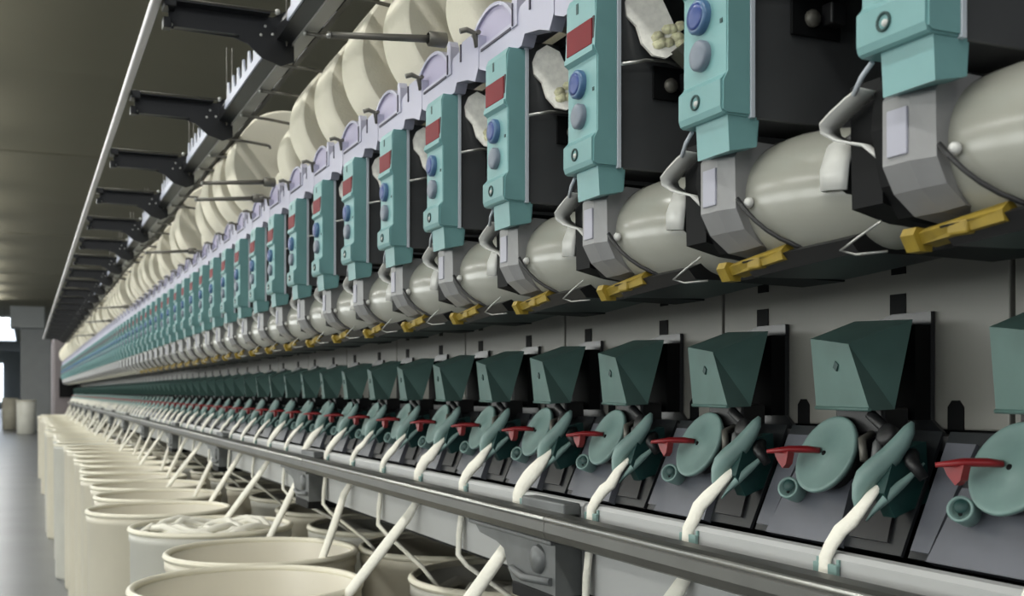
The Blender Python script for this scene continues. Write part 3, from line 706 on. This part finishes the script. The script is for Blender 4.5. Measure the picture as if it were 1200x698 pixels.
# ------------------------------------------------------------------ yarn packages
RAD = {0: .13, 1: .13, 2: .13, 3: .125, 4: .100, 5: .132, 6: .140, 7: .135, 8: .135, 9: .105, 10: .068, 11: .165, 12: .165, 13: .165, 14: .15, 15: .085}
def packages():
    meshes = {}
    rd = random.Random(21); hist = []
    def get(r):
        if r in meshes: return meshes[r]
        b = MB(); L = .14; e = min(.018 if r > .11 else .045, r*.6); pr = []
        pr += [(0, .030), (0, r*.55), (.0, r-e*.7)]
        for i in range(1, 6):
            a = PI/2*i/5; pr.append((e*.55*(1-math.cos(a)), r-e*.7+e*.7*math.sin(a)))
        pr += [(L*.5, r+.001)]
        for i in range(5, -1, -1):
            a = PI/2*i/5; pr.append((L-e*.55*(1-math.cos(a)), r-e*.7+e*.7*math.sin(a)-.003))
        pr += [(L, .030)]
        if r > .11:
            b.lathe((0, -L/2, 0), (0, 1, 0), [(.004, .030), (0, .045), (0, r-.006)], 'cream', 64); b.lathe((0, -L/2, 0), (0, 1, 0), [(0, r-.006), (.006, r), (L-.006, r-.002), (L, r-.008)], 'cream', 64)
            b.lathe((0, -L/2, 0), (0, 1, 0), [(L, r-.008), (L, .045), (L-.004, .030)], 'cream', 64)
        else: b.lathe((0, -L/2, 0), (0, 1, 0), pr, 'cream', 56)
        y_ = b.mesh('yarn')
        t = MB(); t.lathe((0, -L/2-.012, 0), (0, 1, 0), [(0, .024), (0, .029), (L+.024, .031), (L+.024, .026), (0, .024)], 'tube', 24); t_ = t.mesh('paper_tube')
        meshes[r] = (y_, t_); return meshes[r]
    am = MB(); am.tube([(-.20, 0, -.008), (-.10, 0, .001), (-.045, 0, .006)], [.0045, .0055, .006], 'rod', 8); arm = am.mesh('rod')
    sm = MB(); sm.lathe((-.05, 0, .006), (1, 0, .02), [(0, .009), (.002, .0115), (.028, .0115), (.030, .008)], 'rod', 14); sle = sm.mesh('sleeve')
    tm = MB(); tm.lathe((-.20, 0, -.008), (-1, 0, 0), [(0, .0055), (.004, .0055), (.006, 0)], 'metal', 8); tip = tm.mesh('tip')
    for n in range(0, NUNIT):
        r = RAD.get(n)
        if r is None:
            r = rd.choice([.15, .165, .14, .155, .165, .12, .085 if n % 3 == 0 else .15])
        y_, t_ = get(r); yc = Y(n)-.083
        o = thing('yarn_package', '', 'yarn package', (.712 if r > .11 else .700, yc, Z(.50+r)))
        for nm, me in (('yarn', y_), ('paper_tube', t_)):
            c = bpy.data.objects.new(nm, me); COL.objects.link(c); c.parent = o
        if n < 4: tag(o, 'cream yarn package hidden above the nearest teal heads', 'yarn package', 'nearest yarn packages'); 
        elif n < 24:
            sz = 'small rounded' if r < .11 else ('large' if r > .15 else 'full')
            lb = '%s cream yarn package above the %s teal head from the right' % (sz, nth(n+1))
            tag(o, lb, 'yarn package', 'cream yarn packages above the heads')
        elif n < 46: tag(o, 'small looking cream yarn package above the teal row, %s from the right edge' % nth(n+1), 'yarn package', 'cream yarn packages above the heads')
        else: tag(o, 'distant cream yarn package in the far part of the row', 'yarn package', 'distant yarn packages')
        if r < .11 and n < 45:
            a = thing('package_arm', ('grey rod with sleeve pointing at the small package above the %s head' % nth(n+1)) if n < 24 else 'tiny distant grey rod beside a small yarn package', 'rod', (.725-r+.022, yc, Z(.527)))
            if n >= 24: a['group'] = 'distant rods'
            a.location.x = .712-math.sqrt(max(r*r-(r-.035)**2, 0))-.030
            for nm, me in (('rod', arm), ('sleeve', sle), ('tip', tip)):
                c = bpy.data.objects.new(nm, me); COL.objects.link(c); c.parent = a
packages()

# ------------------------------------------------------------------ overhead rack
RY0, RY1 = .9, 17.6
def rack():
    b = (.5, RY0, Z(.72))
    r = thing('overhead_rack', 'black steel rack channel with grey front bar running above the yarn packages', 'rack', b)
    z = Z
    m = MB(); m.prism([(.510, z(.722)), (.5385, z(.722)), (.5385, z(.728)), (.516, z(.730)), (.516, z(.752)), (.510, z(.752))], 1, RY0, RY1, 'bar'); m.build('front_bar', r, b)
    m = MB(); m.prism([(.479, z(.733)), (.5095, z(.727)), (.5095, z(.76)), (.479, z(.76))], 1, RY0, RY1, 'rackblack'); m.build('inner_channel', r, b)
    m = MB(); m.box((.552, RY0, z(.736)), (.564, RY1, z(.752)), 'rackdark'); m.build('rear_channel', r, b)
    pm = MB(); pm.box((.5385, -.075, z(.738)), (.552, .06, z(.744)), 'rackdark'); pme = pm.mesh('channel_plate')
    n = 2
    while Y(n) < RY1:
        o = bpy.data.objects.new('channel_plate', pme); COL.objects.link(o); o.parent = r; o.location = (-b[0], Y(n)+.13-b[1], -b[2]); n += 1
    # comb strips between brackets
    cmb = MB(); pts = [(0, .742)]; k = 7; wv = .5/k
    for i in range(k):
        y0 = i*wv; pts += [(y0+wv*.12, .742+.030), (y0+wv*.22, .742+.048), (y0+wv*.42, .742+.050), (y0+wv*.5, .742+.030), (y0+wv*.55, .742+.012), (y0+wv*.9, .742+.012)]
    pts += [(.5, .742), (.5, .734), (0, .734)]
    cmb.prism([(a, z(c)) for a, c in pts], 0, .474, .478, 'comb');
    cme = cmb.mesh('comb_strip')
    yb = 1.56; ks = []
    while yb < RY1-.3:
        ks.append(yb); yb += .75
    for yv in ks:
        o = bpy.data.objects.new('comb_strip', cme); COL.objects.link(o); o.parent = r; o.location = (-b[0], yv+.13-b[1], -b[2])
    # white duct
    m = MB(); m.box((.229, RY0, z(.770)), (.247, RY1, z(.79)), 'pipe', .004); d = m.build('white_strip', None, (.238, RY0, z(.78))); d.location = (.238, RY0, z(.78))
    tag(d, 'long straight white strip running along the outer ends of the black brackets', 'strip')
    # brackets
    proto = None
    for i, yv in enumerate(ks):
        if proto is None:
            proto = thing('rack_bracket', '', 'bracket', (.47, 0, z(.75))); pb = (.47, 0, z(.75))
            a = MB()
            a.prism([(.262, z(.777)), (.47, z(.777)), (.507, z(.800)), (.515, z(.765)), (.515, z(.69)), (.488, z(.678)), (.450, z(.690)), (.420, z(.716)), (.392, z(.726)), (.262, z(.728))], 1, 0, .004, 'rackblack')
            a.build('plate', proto, pb)
            a = MB(); a.box((.270, -.030, z(.7745)), (.46, .002, z(.7775)), 'rackblack'); a.box((.272, -.016, z(.728)), (.40, .002, z(.731)), 'rackblack'); a.build('flange', proto, pb)
            a = MB(); a.box((.250, -.036, z(.762)), (.274, .012, z(.782)), 'rackblack', .002); a.box((.250, -.02, z(.724)), (.266, .008, z(.745)), 'rackblack', .002); a.build('end_clamp', proto, pb)
            for (x, zz) in ((.455, .757), (.470, .742), (.446, .738), (.486, .762), (.268, .736), (.262, .772), (.500, .735)):
                q = MB(); q.lathe((x, 0, z(zz)), (0, -1, 0), [(0, .0032), (.002, .003), (.003, 0)], 'tab', 8); q.build('bolt', proto, pb)
            q = MB(); q.tube([(.255, -.012, z(.786)), (.49, -.012, z(.786))], .0022, 'rod', 6); q.build('tie_rod', proto, pb)
            q = MB(); q.lathe((.478, -.008, z(.786)), (0, -1, .3), [(0, .006), (.006, .005), (.008, 0)], 'tab', 10); q.build('nut', proto, pb)
            for x in (.498, .512):
                q = MB(); q.tube([(x, -.006, z(.72)), (x, -.006, z(.93))], .0018, 'rod', 6); q.build('hanger_wire', proto, pb)
            o = proto
        else: o = copy_tree(proto)
        o.location = (.47, yv, z(.75))
        lb = 'black steel rack bracket with white bolts, %s from the top edge' % nth(i) if i > 0 else ('black rack bracket cut off by the top edge' if i == 0 else 'tiny distant black rack bracket near the far end')
        tag(o, lb, 'bracket', 'black brackets holding the overhead rack')
    # guide pegs under the bar
    proto = None; i = 0
    for n in range(2, NUNIT):
        yv = Y(n)+.015
        if yv > RY1-.1: break
        if proto is None:
            proto = thing('guide_peg', '', 'rod', (.52, yv, z(.718)))
            q = MB(); q.tube([(-.006, 0, 0), (.06, -.001, -.003), (.118, -.002, -.008), (.124, -.002, -.010), (.126, -.003, -.017)], .0038, 'rod', 8); q.build('rod', proto)
            q = MB(); q.lathe((-.006, 0, 0), (-1, 0, 0), [(0, .0055), (.004, .0055), (.005, 0)], 'metal', 8); q.build('bolt', proto)
            o = proto
        else: o = copy_tree(proto)
        o.location = (.52, yv+rd2.uniform(-.03, .03), z(.717)); o.rotation_euler = (0, 0, rd2.uniform(-.1, .1))
        i += 1
        tag(o, 'thin grey guide rod sticking out from under the rack bar, %s from the top' % nth(i) if i < 20 else 'tiny distant guide rod under the rack bar', 'rod', 'guide rods under the rack bar' if i < 20 else 'distant guide rods')
rd2 = random.Random(4)
rack()

# ------------------------------------------------------------------ small things far down the aisle
def far_things():
    o = thing('grey_bin', 'lone grey round bin on the floor in front of the far column', 'bin', (.02, 41.5, 0)); b = (.02, 41.5, 0)
    m = MB(); m.lathe((.02, 41.5, 0), (0, 0, 1), [(0, 0), (0, .29), (.05, .31), (1.15, .31), (1.15, .29), (.3, .28), (.3, 0)], 'can2', 32); m.build('body', o, b)
    m = MB(); m.lathe((.02, 41.5, 1.14), (0, 0, 1), [(0, .30), (0, .325), (.03, .325), (.03, .30)], 'canrim', 32); m.build('rim', o, b)
    o = thing('pale_bin', 'pale tall bin standing behind the grey bin at the far left', 'bin', (-.55, 47, 0)); b = (-.55, 47, 0)
    m = MB(); m.lathe(b, (0, 0, 1), [(0, 0), (0, .27), (1.2, .29), (1.2, .27), (.3, .26), (.3, 0)], 'can', 32); m.build('body', o, b)
    m = MB(); m.lathe((b[0], b[1], 1.19), (0, 0, 1), [(0, .28), (0, .305), (.03, .305), (.03, .28)], 'canrim', 32); m.build('rim', o, b)
    o = thing('cart', 'black cart half cut off by the left edge of the photo', 'cart', (-1.12, 36, 0)); b = (-1.12, 36, 0)
    m = MB(); m.box((-1.45, 35.6, .2), (-.78, 36.4, .92), 'black', .08); m.build('body', o, b)
    for sx in (-1.4, -.86):
        for sy in (35.7, 36.3):
            m = MB(); m.lathe((sx-.03, sy, .1), (1, 0, 0), [(0, 0), (0, .1), (.06, .1), (.06, 0)], 'dark', 16); m.build('wheel', o, b)
far_things()
